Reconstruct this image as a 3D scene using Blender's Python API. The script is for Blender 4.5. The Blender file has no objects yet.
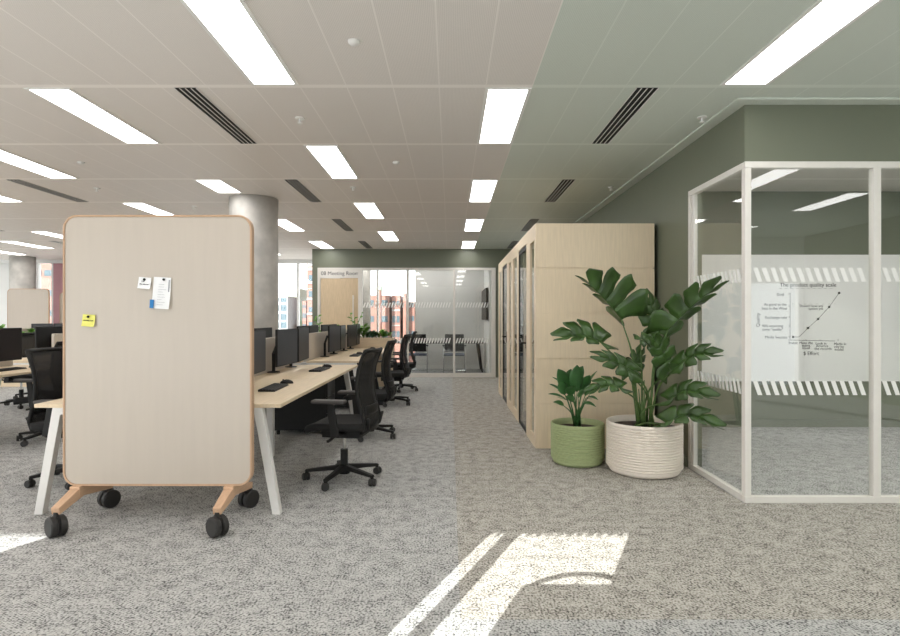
import bpy, bmesh, math, random
from mathutils import Vector, Matrix
random.seed(7)
C = bpy.context.scene
COL = C.collection
F = 575.0
CAMZ = 1.3
CEIL = 2.81
PI = math.pi

def at(px, py, D):
    return Vector(((px - 450) * D / F, D, CAMZ - (py - 318) * D / F))

# ------------------------------------------------------------------ materials
def new_mat(name):
    m = bpy.data.materials.new(name); m.use_nodes = True
    nt = m.node_tree; nt.nodes.clear()
    out = nt.nodes.new('ShaderNodeOutputMaterial')
    return m, nt, out

def lin(c):
    return tuple(((x/255)/12.92 if x/255 <= 0.04045 else ((x/255+0.055)/1.055)**2.4) for x in c) + (1,)

def nn(nt, t, **kw):
    n = nt.nodes.new(t)
    for k, v in kw.items(): setattr(n, k, v)
    return n

def plain(name, rgb, rough=0.6, metal=0.0, noise=0.06, nscale=30, bump=0.0, spec=0.5, sx=(1,1,1), tiles=None):
    m, nt, out = new_mat(name)
    b = nn(nt, 'ShaderNodeBsdfPrincipled')
    b.inputs['Roughness'].default_value = rough
    b.inputs['Metallic'].default_value = metal
    b.inputs['Specular IOR Level'].default_value = spec
    tc = nn(nt, 'ShaderNodeTexCoord'); mp = nn(nt, 'ShaderNodeMapping')
    mp.inputs['Scale'].default_value = sx
    nt.links.new(tc.outputs['Object'], mp.inputs['Vector'])
    no = nn(nt, 'ShaderNodeTexNoise'); no.inputs['Scale'].default_value = nscale; no.inputs['Detail'].default_value = 4
    nt.links.new(mp.outputs[0], no.inputs['Vector'])
    cr = nn(nt, 'ShaderNodeValToRGB')
    c = lin(rgb)
    cr.color_ramp.elements[0].position = 0.3; cr.color_ramp.elements[1].position = 0.7
    cr.color_ramp.elements[0].color = tuple(x*(1-noise) for x in c[:3]) + (1,)
    cr.color_ramp.elements[1].color = tuple(min(1, x*(1+noise)) for x in c[:3]) + (1,)
    nt.links.new(no.outputs[0], cr.inputs[0]); nt.links.new(cr.outputs[0], b.inputs['Base Color'])
    if bump:
        bu = nn(nt, 'ShaderNodeBump'); bu.inputs['Strength'].default_value = bump; bu.inputs['Distance'].default_value = 0.01
        nt.links.new(no.outputs[0], bu.inputs['Height']); nt.links.new(bu.outputs[0], b.inputs['Normal'])
    nt.links.new(b.outputs[0], out.inputs[0])
    return m

def wood(name, rgb, axis=2, amt=0.08, rough=0.5, scale=9):
    sx = [7.0, 7.0, 7.0]; sx[axis] = 0.45
    return plain(name, rgb, rough=rough, noise=amt, nscale=scale, sx=tuple(sx), spec=0.35)

def glass(name, tint=(0.93, 0.96, 0.94), rough=0.0, boost=1.0):
    m, nt, out = new_mat(name)
    t = nn(nt, 'ShaderNodeBsdfTransparent'); t.inputs[0].default_value = (*tint, 1)
    g = nn(nt, 'ShaderNodeBsdfGlossy'); g.inputs['Roughness'].default_value = rough
    g.inputs[0].default_value = (boost, boost, boost, 1)
    f = nn(nt, 'ShaderNodeFresnel'); geo = nn(nt, 'ShaderNodeNewGeometry')
    ior = nn(nt, 'ShaderNodeMix'); ior.inputs[2].default_value = 1.5; ior.inputs[3].default_value = 1/1.5   # same reflectance leaving the pane
    nt.links.new(geo.outputs['Backfacing'], ior.inputs[0]); nt.links.new(ior.outputs[0], f.inputs[0])
    mx = nn(nt, 'ShaderNodeMixShader')
    nt.links.new(f.outputs[0], mx.inputs[0]); nt.links.new(t.outputs[0], mx.inputs[1]); nt.links.new(g.outputs[0], mx.inputs[2])
    nt.links.new(mx.outputs[0], out.inputs[0])
    return m

def emis(name, rgb, s):
    m, nt, out = new_mat(name)
    e = nn(nt, 'ShaderNodeEmission'); e.inputs[0].default_value = (*rgb, 1); e.inputs[1].default_value = s
    nt.links.new(e.outputs[0], out.inputs[0]); return m

def math_node(nt, op, a, b=None, c=None):
    n = nn(nt, 'ShaderNodeMath', operation=op)
    for i, v in enumerate((a, b, c)):
        if v is None: continue
        if isinstance(v, (int, float)): n.inputs[i].default_value = v
        else: nt.links.new(v, n.inputs[i])
    return n.outputs[0]

def carpet_mat():
    m, nt, out = new_mat('carpet')
    b = nn(nt, 'ShaderNodeBsdfPrincipled'); b.inputs['Roughness'].default_value = 0.95; b.inputs['Specular IOR Level'].default_value = 0.1
    tc = nn(nt, 'ShaderNodeTexCoord'); sep = nn(nt, 'ShaderNodeSeparateXYZ')
    nt.links.new(tc.outputs['Object'], sep.inputs[0])
    X, Y = sep.outputs[0], sep.outputs[1]
    def noise(scale, detail, sx=(1,1,1), rough=0.6):
        mp = nn(nt, 'ShaderNodeMapping'); mp.inputs['Scale'].default_value = sx
        nt.links.new(tc.outputs['Object'], mp.inputs[0])
        n = nn(nt, 'ShaderNodeTexNoise'); n.inputs['Scale'].default_value = scale; n.inputs['Detail'].default_value = detail
        n.inputs['Roughness'].default_value = rough
        nt.links.new(mp.outputs[0], n.inputs['Vector']); return n.outputs[0]
    n1 = noise(12, 5, (1, 1, 1), 0.65)
    n2 = noise(95, 2, (1, .8, 1), 0.5)
    n2 = math_node(nt, 'ADD', math_node(nt, 'MULTIPLY', n2, 1.7), -.35)
    # tufted weave in alternating diagonals, one metre planks
    d1 = math_node(nt, 'ADD', math_node(nt, 'MULTIPLY', X, 300.0), math_node(nt, 'MULTIPLY', Y, 520.0))
    d2 = math_node(nt, 'SUBTRACT', math_node(nt, 'MULTIPLY', X, 300.0), math_node(nt, 'MULTIPLY', Y, 520.0))
    ck = math_node(nt, 'GREATER_THAN', math_node(nt, 'FRACT', math_node(nt, 'MULTIPLY', X, 2.0)), 0.5)
    mixd = nn(nt, 'ShaderNodeMix'); nt.links.new(ck, mixd.inputs[0]); nt.links.new(d1, mixd.inputs[2]); nt.links.new(d2, mixd.inputs[3])
    wv = math_node(nt, 'MULTIPLY', math_node(nt, 'SINE', mixd.outputs[0]), 0.05)
    v = math_node(nt, 'ADD', math_node(nt, 'ADD', math_node(nt, 'MULTIPLY', n1, 0.45), math_node(nt, 'MULTIPLY', n2, 0.55)), wv)
    def ramp(cols):
        cr = nn(nt, 'ShaderNodeValToRGB'); e = cr.color_ramp.elements
        e[0].position, e[0].color = cols[0][0], lin(cols[0][1])
        e[1].position, e[1].color = cols[-1][0], lin(cols[-1][1])
        for p, c in cols[1:-1]:
            x = e.new(p); x.color = lin(c)
        nt.links.new(v, cr.inputs[0]); return cr.outputs[0]
    grey = ramp([(0.33, (84, 83, 82)), (0.42, (142, 141, 139)), (0.50, (174, 173, 170)), (0.64, (197, 196, 193))])
    brown = ramp([(0.33, (80, 77, 73)), (0.42, (140, 135, 127)), (0.50, (171, 166, 157)), (0.64, (197, 193, 185))])
    # brown lane: x>0.03, y>2.48 outside the glazed room
    a = math_node(nt, 'GREATER_THAN', X, 0.045)
    bb = math_node(nt, 'GREATER_THAN', Y, 2.48)
    inr = math_node(nt, 'MULTIPLY', math_node(nt, 'GREATER_THAN', X, 2.06), math_node(nt, 'GREATER_THAN', Y, 4.04))
    far = math_node(nt, 'LESS_THAN', Y, 12.6)
    msk = math_node(nt, 'MULTIPLY', math_node(nt, 'MULTIPLY', a, bb), math_node(nt, 'MULTIPLY', math_node(nt, 'SUBTRACT', 1.0, inr), far))
    mx = nn(nt, 'ShaderNodeMix', data_type='RGBA')
    nt.links.new(msk, mx.inputs[0]); nt.links.new(grey, mx.inputs[6]); nt.links.new(brown, mx.inputs[7])
    nt.links.new(mx.outputs[2], b.inputs['Base Color'])
    bu = nn(nt, 'ShaderNodeBump'); bu.inputs['Strength'].default_value = 0.35; bu.inputs['Distance'].default_value = 0.008
    nt.links.new(v, bu.inputs['Height']); nt.links.new(bu.outputs[0], b.inputs['Normal'])
    nt.links.new(b.outputs[0], out.inputs[0]); return m

PX, PY0, PYP = 0.303, 3.72, 1.25
def ceiling_mat():
    m, nt, out = new_mat('ceiling_planks')
    b = nn(nt, 'ShaderNodeBsdfPrincipled'); b.inputs['Roughness'].default_value = 0.55; b.inputs['Specular IOR Level'].default_value = 0.25
    tc = nn(nt, 'ShaderNodeTexCoord'); sep = nn(nt, 'ShaderNodeSeparateXYZ'); nt.links.new(tc.outputs['Object'], sep.inputs[0])
    X, Y = sep.outputs[0], sep.outputs[1]
    green = math_node(nt, 'GREATER_THAN', X, 0.5385)
    inroom = math_node(nt, 'MULTIPLY', math_node(nt, 'GREATER_THAN', X, 2.07), math_node(nt, 'GREATER_THAN', Y, 4.04))
    green = math_node(nt, 'MULTIPLY', green, math_node(nt, 'SUBTRACT', 1.0, inroom))
    fx = math_node(nt, 'FRACT', math_node(nt, 'DIVIDE', math_node(nt, 'ADD', X, 30*PX - 0.2335), PX))
    sx = math_node(nt, 'LESS_THAN', math_node(nt, 'ABSOLUTE', math_node(nt, 'SUBTRACT', fx, 0.5)), 0.486)
    seamx = math_node(nt, 'SUBTRACT', 1.0, sx)
    fy = math_node(nt, 'FRACT', math_node(nt, 'DIVIDE', math_node(nt, 'ADD', Y, 20*PYP - PY0), PYP))
    bandy = math_node(nt, 'LESS_THAN', fy, 0.04)
    seam = math_node(nt, 'MAXIMUM', math_node(nt, 'MULTIPLY', seamx, 0.55), math_node(nt, 'MULTIPLY', bandy, 0.8))
    # fine perforations
    vo = nn(nt, 'ShaderNodeTexVoronoi'); vo.inputs['Scale'].default_value = 110; vo.inputs['Randomness'].default_value = 0.0
    nt.links.new(tc.outputs['Object'], vo.inputs['Vector'])
    hole = math_node(nt, 'MULTIPLY', math_node(nt, 'LESS_THAN', vo.outputs['Distance'], 0.28), math_node(nt, 'LESS_THAN', seam, 0.1))
    def mixc(f, c1, c2):
        mx = nn(nt, 'ShaderNodeMix', data_type='RGBA')
        nt.links.new(f, mx.inputs[0])
        for i, c in ((6, c1), (7, c2)):
            if isinstance(c, tuple): mx.inputs[i].default_value = c
            else: nt.links.new(c, mx.inputs[i])
        return mx.outputs[2]
    base = mixc(green, lin((226, 219, 213)), lin((208, 214, 204)))
    light = mixc(green, lin((242, 236, 231)), lin((220, 225, 216)))
    dark = mixc(green, lin((204, 198, 192)), lin((188, 194, 184)))
    c = mixc(hole, base, dark); c = mixc(seam, c, light)
    nt.links.new(c, b.inputs['Base Color']); nt.links.new(b.outputs[0], out.inputs[0]); return m

M = {}
M['carpet'] = carpet_mat(); M['ceiling'] = ceiling_mat()
M['green'] = plain('green_paint', (110, 114, 97), 0.45, noise=0.02, nscale=3)
M['white_wall'] = plain('white_wall_paint', (222, 221, 218), 0.6, noise=0.02, nscale=3)
M['grey_wall'] = plain('fluted_grey_wall', (214, 212, 209), 0.6, noise=0.03, nscale=3)
M['pink'] = plain('dusty_pink_panel', (176, 128, 134), 0.5, noise=0.05, nscale=3)
M['frame'] = plain('cream_metal', (226, 221, 214), 0.4, noise=0.015)
M['white_metal'] = plain('white_metal', (222, 219, 215), 0.4, noise=0.015)
M['glass'] = glass('clear_glass', (0.95, 0.96, 0.95), 0.0, 1.0)
M['win_glass'] = glass('window_glass', (0.95, 0.97, 0.97), 0.0, 0.6)
M['booth_glass'] = glass('booth_glass', (0.9, 0.92, 0.9), 0.0, 1.0)
M['film'] = plain('white_film', (238, 237, 233), 0.5, noise=0.0)
M['oak'] = wood('pale_oak', (222, 202, 172), 1, 0.07)
M['oak_x'] = wood('pale_oak_crosswise', (222, 202, 172), 0, 0.07)
M['ply'] = wood('birch_veneer', (228, 209, 180), 2, 0.05, 0.45)
M['door_wood'] = wood('fluted_oak_door', (214, 191, 158), 2, 0.1, 0.5, 14)
M['edge_wood'] = wood('beech_edge', (186, 154, 126), 2, 0.06, 0.5)
M['foot_wood'] = wood('beech_foot', (204, 168, 138), 1, 0.08, 0.5)
M['cream'] = plain('cream_board', (187, 176, 163), 0.3, noise=0.02, nscale=4, sx=(6,6,0.5))
M['concrete'] = plain('concrete', (186, 182, 176), 0.85, noise=0.16, nscale=5, bump=0.3)
M['black'] = plain('black_plastic', (24, 23, 22), 0.55, noise=0.08, spec=.3)
M['black_soft'] = plain('black_fabric', (22, 21, 20), 0.9, noise=0.15, nscale=200)
M['screen'] = plain('dark_screen', (30, 24, 24), 0.4, noise=0.03, spec=.2)
M['tyre'] = plain('caster_rubber', (40, 38, 36), 0.55, noise=0.08)
M['chrome'] = plain('chrome', (205, 205, 205), 0.15, 1.0, noise=0.01)
M['arm_grey'] = plain('grey_armrest', (66, 62, 60), 0.6, noise=0.05)
M['divider'] = plain('beige_divider_fabric', (196, 186, 172), 0.9, noise=0.05, nscale=120)
M['pot_white'] = plain('white_planter', (232, 221, 208), 0.7, noise=0.03, nscale=40)
M['pot_green'] = plain('green_planter', (160, 170, 124), 0.75, noise=0.06, nscale=45)
M['soil'] = plain('soil', (62, 50, 40), 0.95, noise=0.4, nscale=60, bump=0.5)
M['leaf'] = plain('monstera_leaf', (54, 80, 34), 0.3, noise=0.35, nscale=7)
M['leaf2'] = plain('smooth_leaf', (60, 104, 54), 0.4, noise=0.25, nscale=9)
M['leaf3'] = plain('bright_leaf', (96, 148, 48), 0.4, noise=0.3, nscale=12)
M['stem'] = plain('stem', (78, 104, 52), 0.5, noise=0.15)
M['slot'] = plain('vent_slot_black', (14, 14, 14), 0.8, noise=0.02)
M['yellow'] = plain('yellow_paper', (228, 224, 118), 0.8, noise=0.02)
M['paper'] = plain('white_paper', (236, 236, 236), 0.8, noise=0.02)
M['blue'] = plain('blue_print', (44, 124, 186), 0.7, noise=0.04)
M['ink'] = plain('black_ink', (52, 50, 48), 0.8, noise=0.0)
M['wb'] = plain('whiteboard', (240, 238, 236), 0.35, noise=0.01)
M['brick'] = plain('brick', (122, 86, 76), 0.9, noise=0.15, nscale=2)
M['pale_wall'] = plain('pale_facade', (128, 128, 126), 0.8, noise=0.05, nscale=2)
M['green_fac'] = plain('green_glass_facade', (140, 156, 130), 0.5, noise=0.08, nscale=2)
M['fac_glass'] = plain('facade_window', (62, 76, 82), 0.2, noise=0.1, nscale=1)
M['lamp'] = emis('ceiling_lamp', (1.0, 0.985, 0.968), 6.4)
M['tray'] = plain('lamp_frame', (230, 228, 224), 0.5, noise=0.0)
M['ground'] = plain('street', (190, 188, 182), 0.9, noise=0.1, nscale=0.4)
def mesh_fabric():
    m, nt, out = new_mat('chair_mesh')
    b = nn(nt, 'ShaderNodeBsdfPrincipled'); b.inputs['Base Color'].default_value = lin((24, 22, 21)); b.inputs['Roughness'].default_value = 0.8
    t = nn(nt, 'ShaderNodeBsdfTransparent')
    tc = nn(nt, 'ShaderNodeTexCoord'); n = nn(nt, 'ShaderNodeTexNoise'); n.inputs['Scale'].default_value = 500
    nt.links.new(tc.outputs['Object'], n.inputs['Vector'])
    mx = nn(nt, 'ShaderNodeMixShader')
    f = math_node(nt, 'ADD', math_node(nt, 'MULTIPLY', n.outputs[0], 0.1), 0.12)
    nt.links.new(f, mx.inputs[0]); nt.links.new(b.outputs[0], mx.inputs[1]); nt.links.new(t.outputs[0], mx.inputs[2])
    nt.links.new(mx.outputs[0], out.inputs[0]); return m
M['mesh'] = mesh_fabric()

# ------------------------------------------------------------------ geometry helpers
def BM(): return bmesh.new()
def box(bm, x0, x1, y0, y1, z0, z1, mat=None):
    g = bmesh.ops.create_cube(bm, size=1.0)['verts']
    for v in g:
        v.co = Vector((x0 + (v.co.x+.5)*(x1-x0), y0 + (v.co.y+.5)*(y1-y0), z0 + (v.co.z+.5)*(z1-z0)))
        if mat is not None: v.co = mat @ v.co
    return g
def tube(bm, pts, r, seg=8, cap=True, flat=None):
    pts = [Vector(p) for p in pts]
    rr = r if isinstance(r, (list, tuple)) else [r]*len(pts)
    rings = []; up = None
    for i, p in enumerate(pts):
        d = (pts[min(i+1, len(pts)-1)] - pts[max(i-1, 0)]).normalized()
        if up is None:
            a = Vector((0, 0, 1)) if abs(d.z) < 0.9 else Vector((1, 0, 0))
            u = d.cross(a).normalized()
        else:
            u = (up - d * up.dot(d)).normalized()
        up = u; w = d.cross(u)
        rings.append([bm.verts.new(p + (u*math.cos(2*PI*k/seg) + w*math.sin(2*PI*k/seg)*(flat or 1)) * rr[i]) for k in range(seg)])
    for a, b in zip(rings, rings[1:]):
        for k in range(seg):
            bm.faces.new((a[k], a[(k+1) % seg], b[(k+1) % seg], b[k]))
    if cap:
        bm.faces.new(rings[0][::-1]); bm.faces.new(rings[-1])
def bar(bm, p0, p1, w, h, up=(0, 0, 1), w1=None, h1=None):
    p0, p1 = Vector(p0), Vector(p1); d = (p1-p0).normalized(); up = Vector(up)
    s = d.cross(up).normalized(); u = s.cross(d)
    vs = []
    for p, ww, hh in ((p0, w, h), (p1, w1 or w, h1 or h)):
        vs += [bm.verts.new(p + s*a*ww/2 + u*b*hh/2) for a, b in ((-1,-1), (1,-1), (1,1), (-1,1))]
    for f in ((0,1,2,3), (7,6,5,4), (0,4,5,1), (1,5,6,2), (2,6,7,3), (3,7,4,0)):
        bm.faces.new([vs[i] for i in f])
def lathe(bm, prof, seg=48, c=(0, 0, 0)):
    rings = []
    for r, z in prof:
        if r < 1e-5: rings.append([bm.verts.new((c[0], c[1], c[2]+z))])
        else: rings.append([bm.verts.new((c[0]+r*math.cos(2*PI*k/seg), c[1]+r*math.sin(2*PI*k/seg), c[2]+z)) for k in range(seg)])
    for a, b in zip(rings, rings[1:]):
        for k in range(seg):
            if len(a) == 1 and len(b) == 1: continue
            if len(a) == 1: bm.faces.new((a[0], b[k], b[(k+1) % seg]))
            elif len(b) == 1: bm.faces.new((a[k], a[(k+1) % seg], b[0]))
            else: bm.faces.new((a[k], a[(k+1) % seg], b[(k+1) % seg], b[k]))
def prism(bm, poly, y0, y1):
    """poly in (x,z), extruded along y"""
    a = [bm.verts.new((x, y0, z)) for x, z in poly]; b = [bm.verts.new((x, y1, z)) for x, z in poly]
    n = len(poly); bm.faces.new(a); bm.faces.new(b[::-1])
    for i in range(n): bm.faces.new((a[i], b[i], b[(i+1) % n], a[(i+1) % n]))
def grid(bm, fn, nu, nv):
    vs = [[bm.verts.new(fn(i/nu, j/nv)) for j in range(nv+1)] for i in range(nu+1)]
    for i in range(nu):
        for j in range(nv):
            bm.faces.new((vs[i][j], vs[i+1][j], vs[i+1][j+1], vs[i][j+1]))
    return vs
def slab(bm, fn, nu, nv, th):
    """thick sheet: fn(u,v)->(pos, normal)"""
    A = [[fn(i/nu, j/nv) for j in range(nv+1)] for i in range(nu+1)]
    t = [[bm.verts.new(Vector(p) + Vector(n)*th/2) for p, n in r] for r in A]
    b = [[bm.verts.new(Vector(p) - Vector(n)*th/2) for p, n in r] for r in A]
    for i in range(nu):
        for j in range(nv):
            bm.faces.new((t[i][j], t[i+1][j], t[i+1][j+1], t[i][j+1]))
            bm.faces.new((b[i][j], b[i][j+1], b[i+1][j+1], b[i+1][j]))
    for i in range(nu):
        bm.faces.new((t[i][0], b[i][0], b[i+1][0], t[i+1][0])); bm.faces.new((t[i][nv], t[i+1][nv], b[i+1][nv], b[i][nv]))
    for j in range(nv):
        bm.faces.new((t[0][j], t[0][j+1], b[0][j+1], b[0][j])); bm.faces.new((t[nu][j], b[nu][j], b[nu][j+1], t[nu][j+1]))

def obj(name, bm, mat, parent=None, bevel=0, smooth=False, xf=None, seg=2):
    if isinstance(bm, bpy.types.Mesh): me = bm
    else:
        bmesh.ops.recalc_face_normals(bm, faces=bm.faces)
        if xf is not None: bmesh.ops.transform(bm, matrix=xf, verts=bm.verts)
        me = bpy.data.meshes.new(name); bm.to_mesh(me); bm.free()
    if smooth:
        for p in me.polygons: p.use_smooth = True
    if mat is not None and not me.materials: me.materials.append(M[mat] if isinstance(mat, str) else mat)
    o = bpy.data.objects.new(name, me); COL.objects.link(o)
    if parent: o.parent = parent
    if bevel:
        b = o.modifiers.new('bevel', 'BEVEL'); b.width = bevel; b.segments = seg; b.limit_method = 'ANGLE'; b.angle_limit = 0.6
    return o
def tag(o, label, cat, group=None):
    o['label'] = label; o['category'] = cat
    if group: o['group'] = group
    return o
def thing(name, label, cat, loc=(0, 0, 0), rz=0, group=None):
    o = bpy.data.objects.new(name, None); COL.objects.link(o)
    o.empty_display_size = 0.1
    o.location = loc; o.rotation_euler = (0, 0, rz)
    return tag(o, label, cat, group)
def struct(name, bm, mat, parent=None, **k):
    o = obj(name, bm, mat, parent, **k)
    if not parent: o['kind'] = 'structure'
    return o
def sroot(name):
    o = bpy.data.objects.new(name, None); COL.objects.link(o); o['kind'] = 'structure'; return o
def dup(root, loc, rz, label, group=None, name=None):
    def cp(o, parent):
        c = o.copy(); COL.objects.link(c)
        if parent: c.parent = parent
        for ch in list(kids.get(o.name, [])): cp(ch, c)
        return c
    kids = {}
    stack = [root]
    while stack:
        o = stack.pop()
        ks = list(o.children); kids[o.name] = ks; stack += ks
    r = cp(root, None)
    r.location = loc; r.rotation_euler = (0, 0, rz); r['label'] = label
    if group: r['group'] = group
    return r
def text_mesh(body, size, depth=0.002, align='CENTER'):
    cu = bpy.data.curves.new('lettering', 'FONT'); cu.body = body; cu.size = size; cu.extrude = depth/2
    cu.align_x = align; cu.align_y = 'CENTER'
    t = bpy.data.objects.new('lettering', cu); COL.objects.link(t)
    dg = bpy.context.evaluated_depsgraph_get()
    me = bpy.data.meshes.new_from_object(t.evaluated_get(dg))
    me.materials.clear()
    bpy.data.objects.remove(t)
    return me
def text_into(bm, body, size, x, y, z, rot=0, align='CENTER', depth=0.002):
    me = text_mesh(body, size, depth, align)
    me.transform(Matrix.Translation((x, y, z)) @ Matrix.Rotation(rot, 4, 'Y') @ Matrix.Rotation(PI/2, 4, 'X'))
    bm.from_mesh(me); bpy.data.meshes.remove(me)
ORD = ['first', 'second', 'third', 'fourth', 'fifth', 'sixth', 'seventh', 'eighth', 'ninth', 'tenth', 'eleventh', 'twelfth', 'thirteenth', 'fourteenth', 'fifteenth']

# ------------------------------------------------------------------ shell
YB, YW, YF = -2.6, 15.0, 12.6       # rear glazed wall, outside window wall, green meeting room wall
XL, XR = -14.0, 6.6
XG, YG, YS = 2.07, 4.04, 5.0          # glazed room: left glass plane, front glass plane, end of side glass
bm = BM(); box(bm, XL-.2, XR+.2, YB-.2, YW+.2, -.12, 0); struct('floor', bm, 'carpet')
bm = BM(); box(bm, XL-.2, XR+.2, YB-.2, YW+.2, CEIL, CEIL+.15); struct('ceiling', bm, 'ceiling')
bm = BM(); box(bm, XL-.2, XL, YB-.2, YB+.5, 0, CEIL); box(bm, XL-.2, XL, YW-1.2, YW+.2, 0, CEIL); box(bm, XL-.2, XL, YB+.5, YW-1.2, 2.7, CEIL); struct('wall_left', bm, 'white_wall')
r = sroot('window_7')  # unseen glazing added in the left wall to bring in more daylight
bm = BM()
for k in range(11): box(bm, XL-.1, XL-.02, YB+.5+k*1.585, YB+.55+k*1.585, 0, 2.7)
struct('window_frame', bm, 'white_metal', r)
bm = BM(); box(bm, XL-.07, XL-.06, YB+.5, YW-1.2, 0, 2.7); struct('glass_pane', bm, 'win_glass', r)
bm = BM(); box(bm, XR, XR+.2, YB-.2, YW+.2, 0, CEIL); struct('wall_right', bm, 'green')

# rear wall behind the camera, with glazed openings that let the sun in
TOPW = 2.475
op = [(-12.6, -5.12), (-2.56, -1.67)]
bm = BM()
xs = XL
low = [(-4.95, -2.9), (1.35, 4.0), (4.15, 6.5)]      # unseen lower windows added to bounce sun onto the ceiling, heads at 1.95
LOWT = 1.95
for a, b, top in sorted([(a, b, TOPW) for a, b in op] + [(a, b, LOWT) for a, b in low]):
    box(bm, xs, a, YB-.12, YB, 0, CEIL); box(bm, a, b, YB-.12, YB, top, CEIL); xs = b
box(bm, xs, XR, YB-.12, YB, 0, CEIL)
struct('wall_rear', bm, 'white_wall')
def stripes(bm, along, a, b, fixed, z0, z1, lean, off=0.0, pitch=0.061, w=0.031, th=0.002, slant=0.035):
    x = a + off
    while x < b - w - slant:
        lo, hi = (x, x+slant) if lean > 0 else (x+slant, x)
        q = []
        for yy in (fixed, fixed-th):
            for (s, z) in ((lo, z0), (lo+w, z0), (hi+w, z1), (hi, z1)):
                q.append(bm.verts.new((s, yy, z) if along == 'x' else (yy, s, z)))
        for f in ((0,1,2,3), (7,6,5,4), (0,4,5,1), (1,5,6,2), (2,6,7,3), (3,7,4,0)): bm.faces.new([q[i] for i in f])
        x += pitch
for wi, (a, b) in enumerate(op):
    r = sroot('window_%d' % (4+wi))
    bm = BM()
    mull = [-2.40] if wi == 1 else [-12.6+1.5*k for k in range(1, 5)]
    for x in mull: box(bm, x-.035, x+.035, YB-.08, YB-.03, .05, TOPW)
    box(bm, a, b, YB-.1, YB-.01, 0, .05)
    struct('window_frame', bm, 'frame', r)
    bm = BM(); box(bm, a, b, YB-.062, YB-.056, .05, TOPW); struct('glass_pane', bm, 'win_glass', r)
    bm = BM(); stripes(bm, 'x', a, b, YB-.052, TOPW-.048, TOPW, 1, slant=.03); struct('film_stripes', bm, 'film', r)

for wi, (a, b) in enumerate(low):
    r = sroot('window_%d' % (10+wi))  # added opening, floods the unseen floor with sun for bounce light
    bm = BM(); box(bm, a, b, YB-.1, YB-.01, 0, .05); box(bm, (a+b)/2-.03, (a+b)/2+.03, YB-.08, YB-.03, .05, LOWT); struct('window_frame', bm, 'frame', r)
    bm = BM(); box(bm, a, b, YB-.062, YB-.056, .05, LOWT); struct('glass_pane', bm, 'win_glass', r)

# far green wall with the meeting room front
bm = BM()
W0, W1 = -2.9, 1.0
ZH = 2.4
box(bm, -3.02, W0, YF, YF+.12, 0, CEIL); box(bm, W0, W1, YF, YF+.12, ZH, CEIL); box(bm, W1, 1.22, YF, YF+.12, 0, CEIL)
box(bm, 1.22, XG, YF, YF+.12, 2.42, CEIL)
struct('wall_far', bm, 'green')
bm = BM(); box(bm, -3.02, -2.9, YF+.12, YW, 0, CEIL)   # left partition of the meeting room
struct('wall_meeting_left', bm, 'white_wall')
bm = BM(); box(bm, .87, 1.0, YF+.12, YW, 0, CEIL); struct('wall_meeting_right', bm, 'white_wall')
bm = BM()                                                # fluted back wall
x = -.86
while x < .86:
    box(bm, x, min(x+.05, .87), YW-.2, YW-.185, .09, CEIL); x += .06
box(bm, -.88, .87, YW-.185, YW-.02, 0, CEIL)
struct('wall_meeting_back', bm, 'grey_wall')
bm = BM(); box(bm, -.88, .87, YW-.215, YW-.2, 0, .09); box(bm, .855, .87, YF+.12, YW-.215, 0, .09); struct('baseboard_meeting', bm, 'white_wall')

# green wall on the right: corridor side of the glazed room
bm = BM()
box(bm, XG, XG+.12, YS, YF, 0, CEIL)
box(bm, XG, XG+.12, YG, YS, ZH, CEIL)
box(bm, XG+.12, XR, YG, YG+.12, ZH, CEIL)
struct('wall_right_green', bm, 'green')
bm = BM(); box(bm, XG+.12, XR, 6.86, 6.98, 0, CEIL); struct('wall_room_back', bm, 'green')
bm = BM(); box(bm, XG-.012, XG, YS+.02, 5.68, 0, .09); struct('baseboard_right', bm, 'green', bevel=.003)
bm = BM(); box(bm, XG+.12, XR, 6.845, 6.86, 0, .09); struct('baseboard_room_back', bm, 'green', bevel=.003)
bm = BM(); box(bm, XG-.1, XG, YG-.1, YF, CEIL-.012, CEIL); box(bm, XG, XR, YG-.1, YG, CEIL-.012, CEIL)
struct('trim_1', bm, plain('green_ceiling_trim', (204, 210, 200), 0.5, noise=0.01))

# glazed room front (window_1) and side (window_2)
r = sroot('window_1')
bm = BM()
box(bm, XG, XR, YG-.005, YG+.045, 0, .045); box(bm, XG, XR, YG-.005, YG+.045, ZH-.045, ZH)
box(bm, XG, XG+.045, YG-.005, YG+.045, .045, ZH-.045)
for x in (3.0, 4.05, 5.1, 6.15): box(bm, x-.027, x+.027, YG-.005, YG+.045, .045, ZH-.045)
struct('window_frame', bm, 'frame', r, bevel=.003)
bm = BM(); box(bm, XG+.045, XR, YG+.014, YG+.026, .045, ZH-.045); struct('glass_pane', bm, 'glass', r)
bm = BM()
for a, b in ((XG+.052, 2.968), (3.032, 4.018), (4.08, 5.07)):
    stripes(bm, 'x', a, b, YG+.012, 1.556, 1.654, -1, off=.012)
    stripes(bm, 'x', a, b, YG+.012, .757, .857, -1, off=.012)
struct('film_stripes', bm, 'film', r)
r = sroot('window_2')
bm = BM()
box(bm, XG, XG+.045, YG+.045, YS, 0, .045); box(bm, XG, XG+.045, YG+.045, YS, ZH-.045, ZH)
box(bm, XG, XG+.045, YS-.045, YS, .045, ZH-.045); box(bm, XG+.005, XG+.04, YS-.10, YS-.06, .045, ZH-.045)
struct('window_frame', bm, 'frame', r, bevel=.003)
bm = BM(); box(bm, XG+.014, XG+.026, YG+.045, YS-.1, .045, ZH-.045); struct('glass_pane', bm, 'glass', r)
bm = BM()
for z0, z1 in ((1.556, 1.654), (.757, .857)): stripes(bm, 'y', YG+.07, YS-.1, XG+.012, z0, z1, 1)
struct('film_stripes', bm, 'film', r)

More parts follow.
